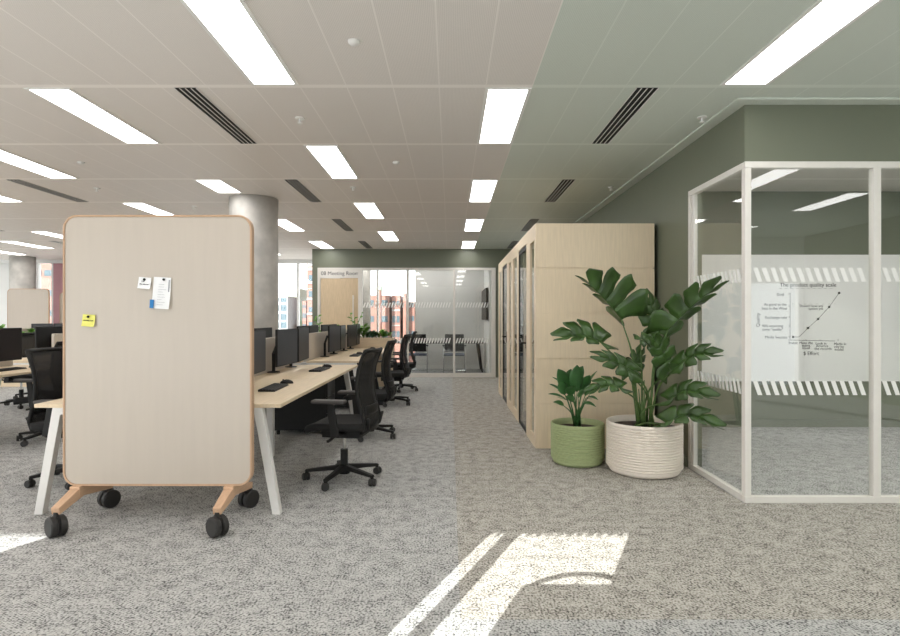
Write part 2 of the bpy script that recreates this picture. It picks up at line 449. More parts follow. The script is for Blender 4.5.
# meeting room front (door_1 and window_3)
r = sroot('window_3')
bm = BM()
Y0, Y1 = YF-.02, YF+.08
box(bm, W0, W0+.05, Y0, Y1, 0, ZH); box(bm, -2.01, -1.92, Y0, Y1, 0, ZH); box(bm, W1-.09, W1, Y0, Y1, 0, ZH)
box(bm, W0+.05, -2.01, Y0, Y1, ZH-.04, ZH); box(bm, -1.92, W1-.09, Y0, Y1, ZH-.05, ZH); box(bm, -1.92, W1-.09, Y0, Y1, 0, .09)
for x in (-.93, .09): box(bm, x-.025, x+.025, Y0, Y1, .09, ZH-.05)
struct('window_frame', bm, 'frame', r, bevel=.003)
bm = BM(); box(bm, -1.92, W1-.09, YF+.02, YF+.03, .09, ZH-.05); struct('glass_pane', bm, 'glass', r)
bm = BM()
for a, b in ((-1.91, -.955), (-.9, .06), (.12, .9)):
    stripes(bm, 'x', a, b, YF+.018, 1.53, 1.64, 1); stripes(bm, 'x', a, b, YF+.018, .745, .86, 1)
struct('film_stripes', bm, 'film', r)
r = sroot('door_1')
bm = BM(); box(bm, W0+.06, -2.02, YF+.01, YF+.05, .01, 2.17); struct('door_leaf', bm, 'door_wood', r)
bm = BM(); box(bm, -2.13, -2.105, YF-.05, YF-.03, .75, 1.8)
box(bm, -2.13, -2.105, YF-.03, YF+.01, .8, .83); box(bm, -2.13, -2.105, YF-.03, YF+.01, 1.72, 1.75)
struct('door_handle', bm, 'frame', r, bevel=.003)
bm = BM(); box(bm, W0+.05, -2.01, YF-.01, YF+.06, 2.18, ZH-.04)
sg = obj('room_sign', bm, 'frame'); tag(sg, 'cream sign panel above the oak door reading 08 Meeting Room', 'sign')
bm = BM(); text_into(bm, '08 Meeting Room', .115, (W0-1.96)/2+.02, YF-.0115, 2.275); obj('lettering', bm, 'ink', sg)

# outside window wall
r = sroot('window_6')
bm = BM()
wins = [(-10.75, -10.36), (-8.7, -3.02), (-2.9, -.88), (1.0, 5.5)]
for a, b in wins:
    n = max(1, round((b-a)/.95))
    for k in range(n+1):
        x = a + (b-a)*k/n
        box(bm, x-.025, x+.025, YW-.02, YW+.08, 0, 2.72)
    box(bm, a-.03, b+.03, YW-.02, YW+.08, 0, .05); box(bm, a-.03, b+.03, YW-.04, YW+.08, 2.72, CEIL)
struct('window_frame', bm, 'white_metal', r)
bm = BM()
for a, b in wins: box(bm, a, b, YW+.02, YW+.03, .05, 2.72)
struct('glass_pane', bm, 'win_glass', r)
bm = BM()
box(bm, XL, -10.78, YW, YW+.12, 0, CEIL); box(bm, 5.53, XR, YW, YW+.12, 0, CEIL)
struct('wall_window', bm, 'white_wall')
bm = BM(); box(bm, -10.33, -8.73, YW-.03, YW+.1, 0, CEIL-.02); struct('wall_pink', bm, 'pink')
bm = BM(); box(bm, XL, -3.02, YW-.14, YW-.05, 2.72, CEIL); struct('trim_2', bm, 'white_wall')

# concrete columns
def column(x, y, r, label):
    bm = BM(); lathe(bm, [(r, 0), (r, CEIL)], 64)
    bmesh.ops.holes_fill(bm, edges=[e for e in bm.edges if e.is_boundary])
    o = obj('concrete_column', bm, 'concrete', smooth=False)
    for p in o.data.polygons: p.use_smooth = abs(p.normal.z) < .5
    o.location = (x, y, 0); tag(o, label, 'column', 'round concrete columns')
column(-2.49, 7.3, .298, 'round bare concrete column rising behind the cream mobile board')
column(-10.55, 14.2, .27, 'round pale concrete column by the far left windows')
column(-2.12, 14.5, .12, 'slim grey column inside the meeting room beside its door')

# ------------------------------------------------------------------ ceiling fittings
def light_proto(label, x, y):
    t = thing('ceiling_light', label, 'ceiling light', (x, y, CEIL), 0, 'recessed rectangular ceiling lights')
    bm = BM()
    w, l = .1515, .6
    for a in ((-w, -w+.022, -l, l), (w-.022, w, -l, l), (-w+.022, w-.022, -l, -l+.02), (-w+.022, w-.022, l-.02, l)):
        box(bm, *a, -.006, 0)
    obj('light_frame', bm, 'tray', t)
    bm = BM(); box(bm, -w+.022, w-.022, -l+.02, l-.02, -.004, 0); obj('diffuser', bm, 'lamp', t)
    return t
COLS = {0: [-1.13, -4.16, -7.19, -10.22, -13.25+.2, 1.90, 4.93], 1: [.385, -2.645, -5.675, -8.705, -11.735, 3.415]}
NAMES = {-1.13: 'over the front workbench, right row', -4.16: 'in the first row left of the mobile board', -7.19: 'in the second row left of the mobile board',
 -10.22: 'in the third row left of the board', -13.05: 'in the row against the left wall', 1.90: 'in the green ceiling', 4.93: 'far right of the green ceiling',
 .385: 'along the edge of the green ceiling', -2.645: 'in the row by the concrete column', -5.675: 'one row left of the concrete column', -8.705: 'two rows left of the concrete column',
 -11.735: 'three rows left of the concrete column', 3.415: 'before the glazed room'}
proto = None; cnt = {}
for k in range(-4, 9):
    ya = PY0 + PYP*(k-1) + .05 + .6
    for x in COLS[k % 2]:
        if x > .5 and k > 0: continue
        if k >= 8 and x > -3.2: continue
        n = cnt.get(x, 0); cnt[x] = n+1
        lab = 'rectangular ceiling light %s, %s from front' % (NAMES[x], ORD[n])
        if proto is None: proto = light_proto(lab, x, ya)
        else: q = dup(proto, (x, ya, CEIL), 0, lab)
        if x == -2.645 and k == 3: q.location.y = ya-.6+.325; q.scale.y = .54       # short unit next to the column
for i, x in enumerate((2.5, 3.1, 3.7, 4.3, 4.9, 5.5, 6.1)):  # unseen lamps, number raised to brighten the whiteboard behind the glass
    dup(proto, (x, 4.85, CEIL), 0, 'unseen ceiling light added inside the glazed room, %s from its left side' % ORD[i])
for i, x in enumerate((-2.2, -1.4, -.6, .2)):  # unseen lamps, more added to lift the meeting room back wall
    dup(proto, (x, 13.95, CEIL), 0, 'unseen ceiling light added inside the far meeting room, %s from its left side' % ORD[i])
# vents
vp = None
for x, nm in ((-1.736, 'over the front workbench'), (1.294, 'in the green ceiling'), (-4.766, 'left of the mobile board'), (-7.796, 'at the far left')):
    for j, k in enumerate((-1, 1, 3, 5, 7)):
        ya = PY0 + PYP*(k-1) + .05 + .6
        lab = 'black slotted ceiling vent %s, %s from front' % (nm, ORD[j])
        if vp is None:
            vp = thing('ceiling_vent', lab, 'air vent', (x, ya, CEIL), 0, 'linear slot vents in the ceiling')
            bm = BM(); box(bm, -.07, .07, -.6, .6, -.003, 0); obj('slot_backing', bm, 'slot', vp)
            bm = BM()
            for q in (-.072, -.0375, 0, .0375, .072): box(bm, q-.0028, q+.0028, -.6, .6, -.006, -.003)
            obj('vent_slats', bm, 'tray', vp)
        else: dup(vp, (x, ya, CEIL), 0, lab)
# smoke detectors and sprinklers
def ceil_at(px, py):
    D = F*(CEIL-CAMZ)/(318-py); return ((px-450)*D/F, D)
for i, (px, py, nm) in enumerate(((354, 41, 'nearest the camera, in the pale ceiling'), (396, 162, 'between two light rows near the centre'), (81, 162, 'above the left edge of the mobile board'))):
    x, y = ceil_at(px, py)
    t = thing('smoke_detector', 'small round white smoke detector ' + nm, 'smoke detector', (x, y, CEIL), 0, 'smoke detectors')
    bm = BM(); lathe(bm, [(0, -.02), (.022, -.02), (.032, -.010), (.034, 0), (0, 0)], 20); obj('housing', bm, 'tray', t, smooth=True)
for i, (px, py, nm) in enumerate(((300, 118, 'right of the black vent'), (353, 187, 'over the middle of the office'), (97, 188, 'above the top left corner of the board'),
        (194, 206, 'above the cream mobile board'), (702, 117, 'in the green ceiling near the glazed room'), (611, 187, 'in the green ceiling above the booths'))):
    x, y = ceil_at(px, py)
    t = thing('sprinkler_head', 'small white ceiling sprinkler ' + nm, 'sprinkler', (x, y, CEIL), 0, 'ceiling sprinkler heads')
    bm = BM(); lathe(bm, [(0, -.008), (.035, -.008), (.035, .004), (0, .004)], 20); obj('rosette', bm, 'tray', t)
    bm = BM(); tube(bm, [(0, 0, -.006), (0, 0, -.035)], .008); lathe(bm, [(0, -.042), (.018, -.042), (.018, -.035), (0, -.035)], 14); obj('deflector', bm, 'tray', t)

# ------------------------------------------------------------------ mobile board
BYF = 3.62
X0, X1, Z0, Z1 = -2.437, -1.247, .242, 1.949
def rrect(x0, x1, z0, z1, r, n=8):
    pts = []
    for cx, cz, a in ((x1-r, z1-r, 0), (x0+r, z1-r, 90), (x0+r, z0+r, 180), (x1-r, z0+r, 270)):
        for k in range(n+1):
            t = math.radians(a + 90*k/n); pts.append((cx + r*math.cos(t), cz + r*math.sin(t)))
    return pts
def caster_into(bm, c, r, w, ang):
    """twin wheel caster resting on z=c.z"""
    d = Matrix.Translation(c) @ Matrix.Rotation(ang, 4, 'Z')
    for s in (-1, 1):
        b2 = BM(); tube(b2, [(s*w*.08, 0, r), (s*w*.12, 0, r), (s*w*.42, 0, r), (s*w*.5, 0, r)], [r*.93, r, r, r*.86], 24)
        b2.transform(d); me = bpy.data.meshes.new('x'); b2.to_mesh(me); b2.free(); bm.from_mesh(me); bpy.data.meshes.remove(me)
    b2 = BM(); tube(b2, [(0, -r*.35, r*1.75), (0, r*.1, r*1.75)], r*.30, 10); box(b2, -w*.07, w*.07, -r*.5, r*.6, r*.7, r*1.95)
    tube(b2, [(0, 0, r*1.6), (0, 0, r*2.35)], r*.26, 12)
    b2.transform(d); me = bpy.data.meshes.new('x'); b2.to_mesh(me); b2.free(); bm.from_mesh(me); bpy.data.meshes.remove(me)
def mobile_board(label, X0, X1, Z0, Z1, y, rz, feetx):
    cx = (X0+X1)/2
    t = thing('mobile_whiteboard', label, 'whiteboard', (cx, y+.02, 0), rz, 'cream mobile boards on casters')
    x0, x1 = X0-cx, X1-cx
    bm = BM(); prism(bm, rrect(x0+.012, x1-.012, Z0+.012, Z1-.012, .075), -.018, .018); obj('board_panel', bm, 'cream', t)
    bm = BM(); o_ = rrect(x0, x1, Z0, Z1, .087); i_ = rrect(x0+.013, x1-.013, Z0+.013, Z1-.013, .074); n = len(o_)
    A = [[bm.verts.new((x, yy, z)) for x, z in q] for q in (o_, i_) for yy in (-.024, .024)]
    for k in range(n):
        j = (k+1) % n
        for p, q in ((0, 1), (1, 3), (3, 2), (2, 0)): bm.faces.new((A[p][k], A[p][j], A[q][j], A[q][k]))
    obj('wood_edge', bm, 'edge_wood', t, bevel=.003)
    for fx in feetx:
        fx -= cx
        cr = .061
        # inverted V foot: front arm, top block, rear arm
        bm = BM()
        for s in (-1, 1):
            bar(bm, (fx, -.01*s, .215), (fx, -.225 if s < 0 else .325, .150), .062, .07, (0, 0, 1), .05, .042)
        box(bm, fx-.032, fx+.032, -.05, .05, .185, Z0+.004)
        ft = obj('foot', bm, 'foot_wood', t, bevel=.004)
        for s in (-1, 1):
            bm = BM(); caster_into(bm, Vector((fx, -.215 if s < 0 else .315, 0)), cr, .09, PI/2+.95 if s < 0 else PI/2-.5)
            bmesh.ops.rotate(bm, verts=bm.verts, cent=(fx, -.215 if s < 0 else .315, 0), matrix=Matrix.Rotation(PI/2, 3, 'Z'))
            obj('caster', bm, 'tyre', ft, bevel=0)
    return t
mobile_board('large cream mobile board with beech edge and notes pinned on it, in the foreground', X0, X1, Z0, Z1, BYF, 0, (-2.345, -1.385))
mobile_board('distant cream mobile board standing in front of the round column at far left', -10.1, -9.2, .25, 1.97, 13.15, 0.08, (-10.0, -9.3))
mobile_board('distant cream mobile board mostly hidden behind the left edge of the big board', -9.42, -8.52, .25, 1.92, 13.87, 0.0, (-9.3, -8.62))

def note(px, py, w, h, tilt, mat, label, name='sticky_note', cat='note', extra=None):
    c = at(px, py, BYF-.008)
    t = thing(name, label, cat, (c.x, BYF-.006, c.z), 0)
    t.rotation_euler = (0, tilt, 0)
    bm = BM()
    slab(bm, lambda u, v: ((w*(u-.5)*(1+.06*(1-v)), -.016*(1-v)**3*(.4+.6*u), h*(v-.5)), (0, 1, 0)), 6, 6, .001)
    obj('sheet', bm, mat, t)
    bm = BM(); 
    lathe(bm, [(0, .012), (.007, .012), (.008, .006), (.004, 0), (0, 0)], 12)
    bmesh.ops.rotate(bm, verts=bm.verts, cent=(0, 0, 0), matrix=Matrix.Rotation(PI/2, 3, 'X'))
    bmesh.ops.translate(bm, verts=bm.verts, vec=(0 if name != 'pinned_paper' else .012, -.001, h*.5-.014))
    obj('pin', bm, 'black', t)
    return t
t = note(88.5, 320.5, .078, .075, .06, 'yellow', 'yellow sticky note pinned at the left of the cream board')
bm = BM(); text_into(bm, 'meeting 3pm', .012, 0, -.0035, .0); obj('handwriting', bm, 'ink', t)
t = note(144.5, 283, .078, .072, .08, 'paper', 'small square white note pinned left of the long paper')
bm = BM(); text_into(bm, 'call', .014, -.01, -.0035, .012); text_into(bm, 'the planner', .013, 0, -.004, -.008); obj('handwriting', bm, 'ink', t)
t = note(161.5, 293, .108, .198, .06, 'paper', 'long white printed paper with blue tab pinned on the cream board', 'pinned_paper', 'paper')
bm = BM(); box(bm, -.062, -.040, -.018, -.010, -.098, -.045); obj('blue_tab', bm, 'blue', t)
bm = BM()
for k in range(9): box(bm, -.02, .02+.012*math.sin(k*2.3), -.0165+.0017*k, -.0155+.0017*k, -.075+.016*k, -.0735+.016*k)
box(bm, .040, .048, -.002, -.001, .0, .085)
obj('printed_lines', bm, plain('grey_print', (150, 152, 156), .8, noise=0), t)

# ------------------------------------------------------------------ benches
def bench(cx, y0, y1, label, front_leg=True):
    L = y1-y0; hw = .815
    t = thing('workbench', label, 'desk', (cx, y0, 0), 0, 'long shared workbenches')
    for s in (-1, 1):
        for k in range(2):
            a, b = k*L/2 + .001, (k+1)*L/2 - .001
            bm = BM(); box(bm, min(s*.035, s*hw), max(s*.035, s*hw), a, b, .706, .731); obj('desktop', bm, 'oak', t, bevel=.002)
    bm = BM(); box(bm, -.033, .033, .0, L, .69, .712); obj('cable_tray', bm, 'white_metal', t)
    for y in (0.0, L-.05):
        bm = BM()
        box(bm, -hw+.17, hw-.17, y, y+.05, .66, .706)
        for s in (-1, 1):
            prism(bm, [(s*(hw-.182), .706), (s*(hw-.122), .706), (s*(hw+.0), 0), (s*(hw-.055), 0)], y-.001, y+.051)
        obj('leg_frame', bm, 'white_metal', t, bevel=.003)
    bm = BM(); box(bm, -.45, .45, L/2-.03, L/2+.03, .66, .706)
    for s in (-1, 1): box(bm, s*.25-.03, s*.25+.03, L/2-.03, L/2+.03, 0, .66)
    obj('leg_frame', bm, 'white_metal', t, bevel=.003)
    bm = BM(); box(bm, -.022, .022, .06, L-.06, .7122, 1.09); obj('divider_screen', bm, 'divider', t, bevel=.008)
    return t
B1, B2, B3 = -1.935, -5.29, -8.66
bench(B1, 3.8, 7.0, 'long oak top workbench on white legs directly behind the cream mobile board')
bench(B1, 7.6, 10.8, 'oak workbench beyond the concrete column, ending at the planter box')
bench(B2, 3.8, 7.0, 'oak workbench cut by the left edge of the photo, nearer section')
bench(B2, 7.6, 10.8, 'oak workbench cut by the left edge of the photo, farther section')
bench(B3-.05, 11.6, 12.9, 'small distant oak workbench in front of the far left boards')

# monitor: screen facing +x
def monitor(label):
    t = thing('monitor', label, 'monitor', (0, 0, 0), 0, 'desk monitors on black arms')
    bm = BM(); box(bm, .13, .152, -.31, .31, .08, .455); s = obj('housing', bm, 'black', t, bevel=.006)
    bm = BM(); box(bm, .1515, .1535, -.302, .302, .092, .447); obj('screen', bm, 'screen', s)
    bm = BM(); tube(bm, [(0, 0, .012), (0, 0, .2)], .018, 12); tube(bm, [(0, 0, .2), (.02, .06, .30), (.07, .07, .29)], .016, 10)
    tube(bm, [(.07, .07, .29), (.11, .0, .27), (.13, 0, .27)], .014, 10); box(bm, .115, .13, -.05, .05, .22, .32)
    obj('monitor_arm', bm, 'black', t, smooth=False)
    bm = BM(); lathe(bm, [(0, 0), (.065, 0), (.065, .008), (.03, .014), (0, .014)], 24); obj('base', bm, 'black', t)
    return t
def keyboard_proto(label):
    t = thing('keyboard', label, 'keyboard', (0, 0, 0), 0, 'black keyboards on the desks')
    bm = BM(); prism(bm, [(-.065, 0), (.065, 0), (.065, .009), (-.065, .018)], -.215, .215); obj('key_base', bm, 'black', t, bevel=.002)
    bm = BM()
    for i in range(5):
        for j in range(15):
            x = -.054 + i*.0235; y = -.204+j*.0275; z = .018 - (x+.065)/.13*.009
            box(bm, x, x+.02, y, y+.024, z-.001, z+.004)
    obj('keys', bm, 'black', t)
    return t
def mouse_proto(label):
    t = thing('computer_mouse', label, 'mouse', (0, 0, 0), 0, 'black computer mice')
    bm = BM()
    bmesh.ops.create_icosphere(bm, subdivisions=3, radius=1)
    for v in bm.verts:
        v.co = Vector((v.co.x*.058, v.co.y*.034, max(0, v.co.z)*.036))
    obj('shell', bm, 'black', t, smooth=True)
    bm = BM(); tube(bm, [(-.03, -.004, .031), (-.03, .004, .031)], .007, 12); obj('scroll_wheel', bm, 'arm_grey', t)
    return t
mp = monitor('x'); kp = keyboard_proto('x'); cp = mouse_proto('x')
used = set()
def put(proto, loc, rz, label):
    if proto not in used:
        used.add(proto); proto.location = loc; proto.rotation_euler = (0, 0, rz); proto['label'] = label; return proto
    return dup(proto, loc, rz, label)
DT = .731
dname = ['first desk behind the board', 'second desk before the column', 'third desk past the column', 'fourth desk by the planter']
for i, yc in enumerate((4.70, 6.34, 8.80, 10.37-.05)):
    for j, dy in enumerate((-.325, .325)):
        put(mp, (B1+.09, yc+dy, DT), (.06 if j else -.06), 'black monitor facing the aisle, %s one on the %s' % (('near', 'far')[j], dname[i]))
        put(mp, (B1-.09, yc+dy, DT), PI, 'black monitor back over the divider, %s one at the %s' % (('near', 'far')[j], dname[i]))
for i, yc in enumerate((4.64, 6.28, 8.67, 10.2)):
    put(kp, (-1.42, yc, DT), 0.03*(-1)**i, 'black keyboard on the ' + dname[i])
    put(cp, (-1.42, yc+.36, DT), .1, 'black mouse beside the keyboard on the ' + dname[i])
for i, yc in enumerate((4.7, 6.15, 8.8)):
    for j, dy in enumerate((-.325, .325)):
        put(mp, (B2+.09, yc+dy, DT), 0, 'black monitor at the left edge of the photo, %s one of the %s pair' % (('near', 'far')[j], ORD[i]))
        if i == 2: put(mp, (B2-.09, yc+dy-.5, DT), PI, 'black monitor back seen above the left mesh chair, %s one' % ('near', 'far')[j])
put(kp, (B2+.47, 6.25, DT), 0, 'black keyboard on the workbench at the left edge of the photo')
put(cp, (B2+.5, 6.62, DT), 0, 'black mouse on the workbench at the left edge of the photo')
for j, y in enumerate((11.95, 12.6)): put(mp, (B3+.05, y, DT), 0.0, 'distant black monitor in front of the far boards, %s one' % ('near', 'far')[j])

# pedestals
pp = None
for x, y, lab in ((-1.66, 6.60, 'under the second desk beside the nearest mesh chair'), (-1.64, 8.4, 'under the third desk beyond the column'), (-1.62, 10.0, 'under the fourth desk by the planter box')):
    lab = 'black drawer pedestal ' + lab
    if pp is None:
        pp = thing('drawer_pedestal', lab, 'drawer unit', (x, y, 0), 0, 'black drawer pedestals')
        bm = BM(); box(bm, -.30, .28, -.21, .21, .05, .60); obj('cabinet', bm, 'black', pp, bevel=.004)
        for k in range(3):
            bm = BM(); box(bm, .28, .298, -.205, .205, .06+k*.18, .232+k*.18); obj('drawer', bm, 'black', pp, bevel=.003)
        for a in (-.26, .24):
            for b in (-.17, .17): bm = BM(); tube(bm, [(a, b, 0), (a, b, .05)], .02, 12); obj('foot', bm, 'black', pp)
    else: dup(pp, (x, y, 0), 0, lab)

# ------------------------------------------------------------------ office chair (faces -x)
def office_chair(label):
    t = thing('office_chair', label, 'chair', (0, 0, 0), 0, 'black mesh office chairs')
    # seat
    bm = BM()
    def top(u, v):
        x = -.27+.52*u; y = -.245+.49*v
        k = 1 - .12*abs(2*v-1)**4*abs(2*u-1)**2
        z = .475 - .03*max(0, (.25-u)/.25)**2 + .012*abs(2*v-1)**2 + .01*u
        return ((x*k, y*k, z-.03), (0, 0, 1))
    slab(bm, top, 10, 10, .06); obj('seat', bm, 'black_soft', t, bevel=.02, smooth=True, seg=3)
    bm = BM(); box(bm, -.14, .17, -.12, .12, .36, .415); tube(bm, [(-.02, -.16, .38), (-.02, -.25, .37), (-.02, -.30, .37)], .012)
    obj('mechanism', bm, 'black', t, bevel=.01)
    bm = BM(); tube(bm, [(0, 0, .24), (0, 0, .37)], .014, 12); obj('gas_lift', bm, 'chrome', t)
    bm = BM(); tube(bm, [(0, 0, .07), (0, 0, .25)], .03, 16); lathe(bm, [(0, .055), (.045, .055), (.05, .07), (.04, .12), (.03, .13), (0, .13)], 20); obj('hub', bm, 'black', t)
    for k in range(5):
        a = math.radians(-97 + 72*k); c, s = math.cos(a), math.sin(a)
        bm = BM(); bar(bm, (c*.03, s*.03, .105), (c*.31, s*.31, .075), .045, .04, (0, 0, 1), .034, .022); tube(bm, [(c*.30, s*.30, .08), (c*.30, s*.30, .048)], .014, 8)
        lg = obj('base_leg', bm, 'black', t, bevel=.006)
        bm = BM(); caster_into(bm, Vector((c*.305, s*.305, 0)), .029, .055, a+.5); obj('caster', bm, 'tyre', lg)
    # backrest: side profile curve (x,z)
    prof = [(.235, .43), (.255, .50), (.225, .60), (.20, .70), (.195, .80), (.21, .90), (.235, .98), (.262, 1.045)]
    def pc(v):
        f = v*(len(prof)-1); i = min(int(f), len(prof)-2); q = f-i
        return prof[i][0]*(1-q)+prof[i+1][0]*q, prof[i][1]*(1-q)+prof[i+1][1]*q
    def wd(v): return .222 - .03*(1-v)**2 - .012*v
    def bk(u, v):
        x, z = pc(v); y = (2*u-1)*wd(v); return ((x + .035*(1-abs(2*u-1)**2) - .02, y, z), (1, 0, 0))
    bm = BM(); slab(bm, bk, 10, 16, .008); b = obj('backrest', bm, 'mesh', t, smooth=True)
    bm = BM()
    path = [bk(0, v/14)[0] for v in range(15)] + [bk(u/8, 1)[0] for u in range(1, 9)] + [bk(1, 1-v/14)[0] for v in range(1, 15)] + [bk(1-u/8, 0)[0] for u in range(1, 8)]
    path.append(path[0])
    tube(bm, path, .017, 8, flat=.8); obj('back_frame', bm, 'black', b, smooth=True)
    bm = BM(); slab(bm, lambda u, v: ((.225+.03*(1-(2*u-1)**2), (2*u-1)*.16, .55+.07*v), (1, 0, 0)), 8, 4, .014); obj('lumbar_support', bm, 'black', b, smooth=True)
    for s in (-1, 1):
        bm = BM(); tube(bm, [(.05, s*.10, .40), (.19, s*.10, .40), (.25, s*.15, .45), (.262, s*.19, .53)], .012)
        obj('back_bracket', bm, 'black', b, smooth=True)
    for s in (-1, 1):
        bm = BM(); bar(bm, (.03, s*.12, .40), (.03, s*.27, .41), .06, .025); bar(bm, (.03, s*.27, .40), (-.01, s*.275, .655), .03, .07, (1, 0, 0), .028, .05)
        a = obj('armrest', bm, 'black', t, bevel=.006)
        bm = BM(); box(bm, -.15, .11, s*.275-.045, s*.275+.045, .652, .68); obj('arm_pad', bm, 'arm_grey', a, bevel=.012, seg=3)
    return t
oc = office_chair('x')
R = math.radians
for x, y, rz, lab in (
    (-.85, 4.62, -10, 'black mesh office chair nearest the camera, on the aisle side of the front workbench'),
    (-.88, 6.33, -4, 'second black mesh office chair along the aisle, partly behind the nearest'),
    (-.88, 8.68, -6, 'third black mesh office chair along the aisle, just past the column'),
    (-.88, 10.30, 5, 'fourth black mesh office chair along the aisle, by the planter box'),
    (-3.0, 4.62, 176, 'black mesh office chair half hidden by the left edge of the cream board'),
    (-4.25, 6.12, -4, 'black mesh office chair tucked behind the half hidden one, at the left bench'),
    (-6.3, 8.45, 186, 'distant black mesh office chair at the far side of the left bench'),
    (-6.65, 9.3, 160, 'distant black mesh office chair turned away, behind the left monitor')):
    put(oc, (x, y, 0), R(rz), lab)

# ------------------------------------------------------------------ leaves
def rib_frame(B, T, arch):
    B, T = Vector(B), Vector(T)
    def mid(t): return B.lerp(T, t) + Vector((0, 0, 1))*arch*math.sin(PI*t)
    return mid
def monstera_leaf(bm, B, T, uR, wR, uL, wL, arch=.03, n=5, cut=.44, drop=.3):
    mid = rib_frame(B, T, arch); B = Vector(B); T = Vector(T)
    d0 = (T-B); Lg = d0.length; d = d0.normalized()
    def width(t): return (1-t**2.2)**.75 * min(1, .62+1.6*t)      # heart outline, widest near the base
    for u, w in ((Vector(uR).normalized(), wR), (Vector(uL).normalized(), wL)):
        u = (u - d*u.dot(d)).normalized()
        nr = u.cross(d)
        if nr.z < 0: nr = -nr
        def P(t, s):
            # veins leave the midrib and bend toward the tip; the basal ones bend back past the stalk
            fw = (-.42*(1-t)**3 + .30*t) * Lg
            p = mid(max(0, min(1, t))) + u*(w*1.12*width(max(0, min(.97, t)))*s) + d*(fw*s**1.6)
            return p - nr*(drop*w*s*s*.55) + nr*.012*math.sin(PI*s)
        ns = 9
        for k in range(n):
            a, b = k/n*.97, (k+1)/n*.97
            rows = []
            for i in range(ns+1):
                s = i/ns
                g = 0 if s < cut else (s-cut)/(1-cut)
                lo = a + (b-a)*(.17*min(1, g*3)**.5)*(1 if k else .1)
                hi = b + (b-a)*.06*min(1, g*3)
                if k == 0: lo -= .10*s*(1-s)
                wf = max(.05, (1-g**7))**.6; c = .85*hi+.15*lo       # rounded lobe ends leaning to the tip
                lo, hi = c+(lo-c)*wf, c+(hi-c)*wf
                rows.append([bm.verts.new(P(lo+(hi-lo)*q, s*(1-.05*abs(2*q-1)**2)) ) for q in (0, .33, .67, 1)])
            for r0, r1 in zip(rows, rows[1:]):
                for j in range(3): bm.faces.new((r0[j], r0[j+1], r1[j+1], r1[j]))
    tube(bm, [mid(i/8) for i in range(9)], [.004]*4+[.003]*3+[.002]*2, 5)
def simple_leaf(bm, B, T, side, w, arch=.01, fold=.25, nt=8):
    mid = rib_frame(B, T, arch); d = (Vector(T)-Vector(B)).normalized(); u = Vector(side); u = (u - d*u.dot(d)).normalized(); nrm = u.cross(d)
    if nrm.z < 0: nrm = -nrm
    rows = []
    for i in range(nt+1):
        t = i/nt; ww = w*max(.02, math.sin(PI*t**.8))**.8
        rows.append([bm.verts.new(mid(t) + u*ww*s + nrm*fold*abs(s)*ww) for s in (-1, -.5, 0, .5, 1)])
    for a, b in zip(rows, rows[1:]):
        for j in range(4): bm.faces.new((a[j], a[j+1], b[j+1], b[j]))
def thicken(o, th=.0015):
    m = o.modifiers.new('thickness', 'SOLIDIFY'); m.thickness = th; return o

# big white planter with monstera
def planter(name, cx, cy, R0, H, mat, label, rings):
    t = thing(name, label, 'potted plant', (cx, cy, 0))
    bm = BM(); prof = [(0, 0), (R0*.80, 0), (R0*.90, .012), (R0*.97, .05)]
    for k in range(rings):
        z0 = .05 + (H-.06)*k/rings; dz = (H-.06)/rings
        prof += [(R0*.94, z0), (R0*.99, z0+dz*.25), (R0*1.0, z0+dz*.5), (R0*.99, z0+dz*.78)]
    prof += [(R0*.99, H-.006), (R0*.97, H), (R0*.93, H-.004), (R0*.92, H-.06), (R0*.92, H-.075), (0, H-.075)]
    lathe(bm, prof, 72); obj('pot', bm, mat, t, smooth=True)
    bm = BM(); lathe(bm, [(0, H-.05), (R0*.5, H-.045), (R0*.915, H-.055)], 40); obj('soil', bm, 'soil', t)
    return t
PXc, PYc = 1.646, 4.88
mt = planter('potted_monstera', PXc, PYc, .312, .43, 'pot_white', 'monstera with split leaves in a large white ribbed round planter', 17)
O = Vector((PXc, PYc, 0))
inv = Matrix.Translation(-O)
root = [(-.05, -.02), (.0, .03), (.03, -.03), (.06, .03), (-.02, .06), (.04, .0), (-.07, .02), (-.09, -.02), (.08, -.02), (.09, .01), (.02, .05), (-.03, -.05)]
LV = [ # base px,py,D  tip px,py,D  uR wR  uL wL arch
 ((622,320,4.78), (588,283,4.62), (.78,.10,.55), .30, (.1,1,.1), .2, .015, 4),
 ((603,344,4.72), (562,339,4.58), (.15,.45,.8), .165, (0,-.9,-.30), .13, .05, 4),
 ((667,331,4.62), (714,289,4.32), (-.75,.3,.55), .17, (.35,.9,-.45), .13, .02, 4),
 ((660,334,5.08), (648,297,5.10), (1,.3,.1), .13, (-1,.2,0), .14, .02, 4),
 ((670,371,4.70), (656,341,4.60), (-.95,-.2,-.05), .13, (.9,.3,.35), .12, .02, 4),
 ((678,366,4.55), (714,356,4.28), (0,.5,.6), .09, (0,-.8,-.5), .10, .06, 4),
 ((668,401,4.62), (709,399,4.30), (0,.6,.55), .10, (0,-.8,-.4), .09, .08, 4),
 ((666,424,4.55), (714,428,4.26), (0,.5,.7), .10, (.1,-.8,-.3), .09, .09, 4),
 ((634,372,4.66), (599,357,4.54), (.3,.5,.6), .10, (.1,-.5,-.7), .12, .02, 4),
 ((631,376,4.86), (641,350,4.90), (.9,.2,.1), .10, (-.9,.2,.1), .09, .01, 4),
 ((622,389,4.55), (592,392,4.46), (0,.6,.7), .09, (0,-.8,-.45), .09, .05, 4),
 ((640,338,4.90), (652,352,4.78), (.8,-.2,.3), .08, (-.8,-.2,.3), .08, .02, 3),
]
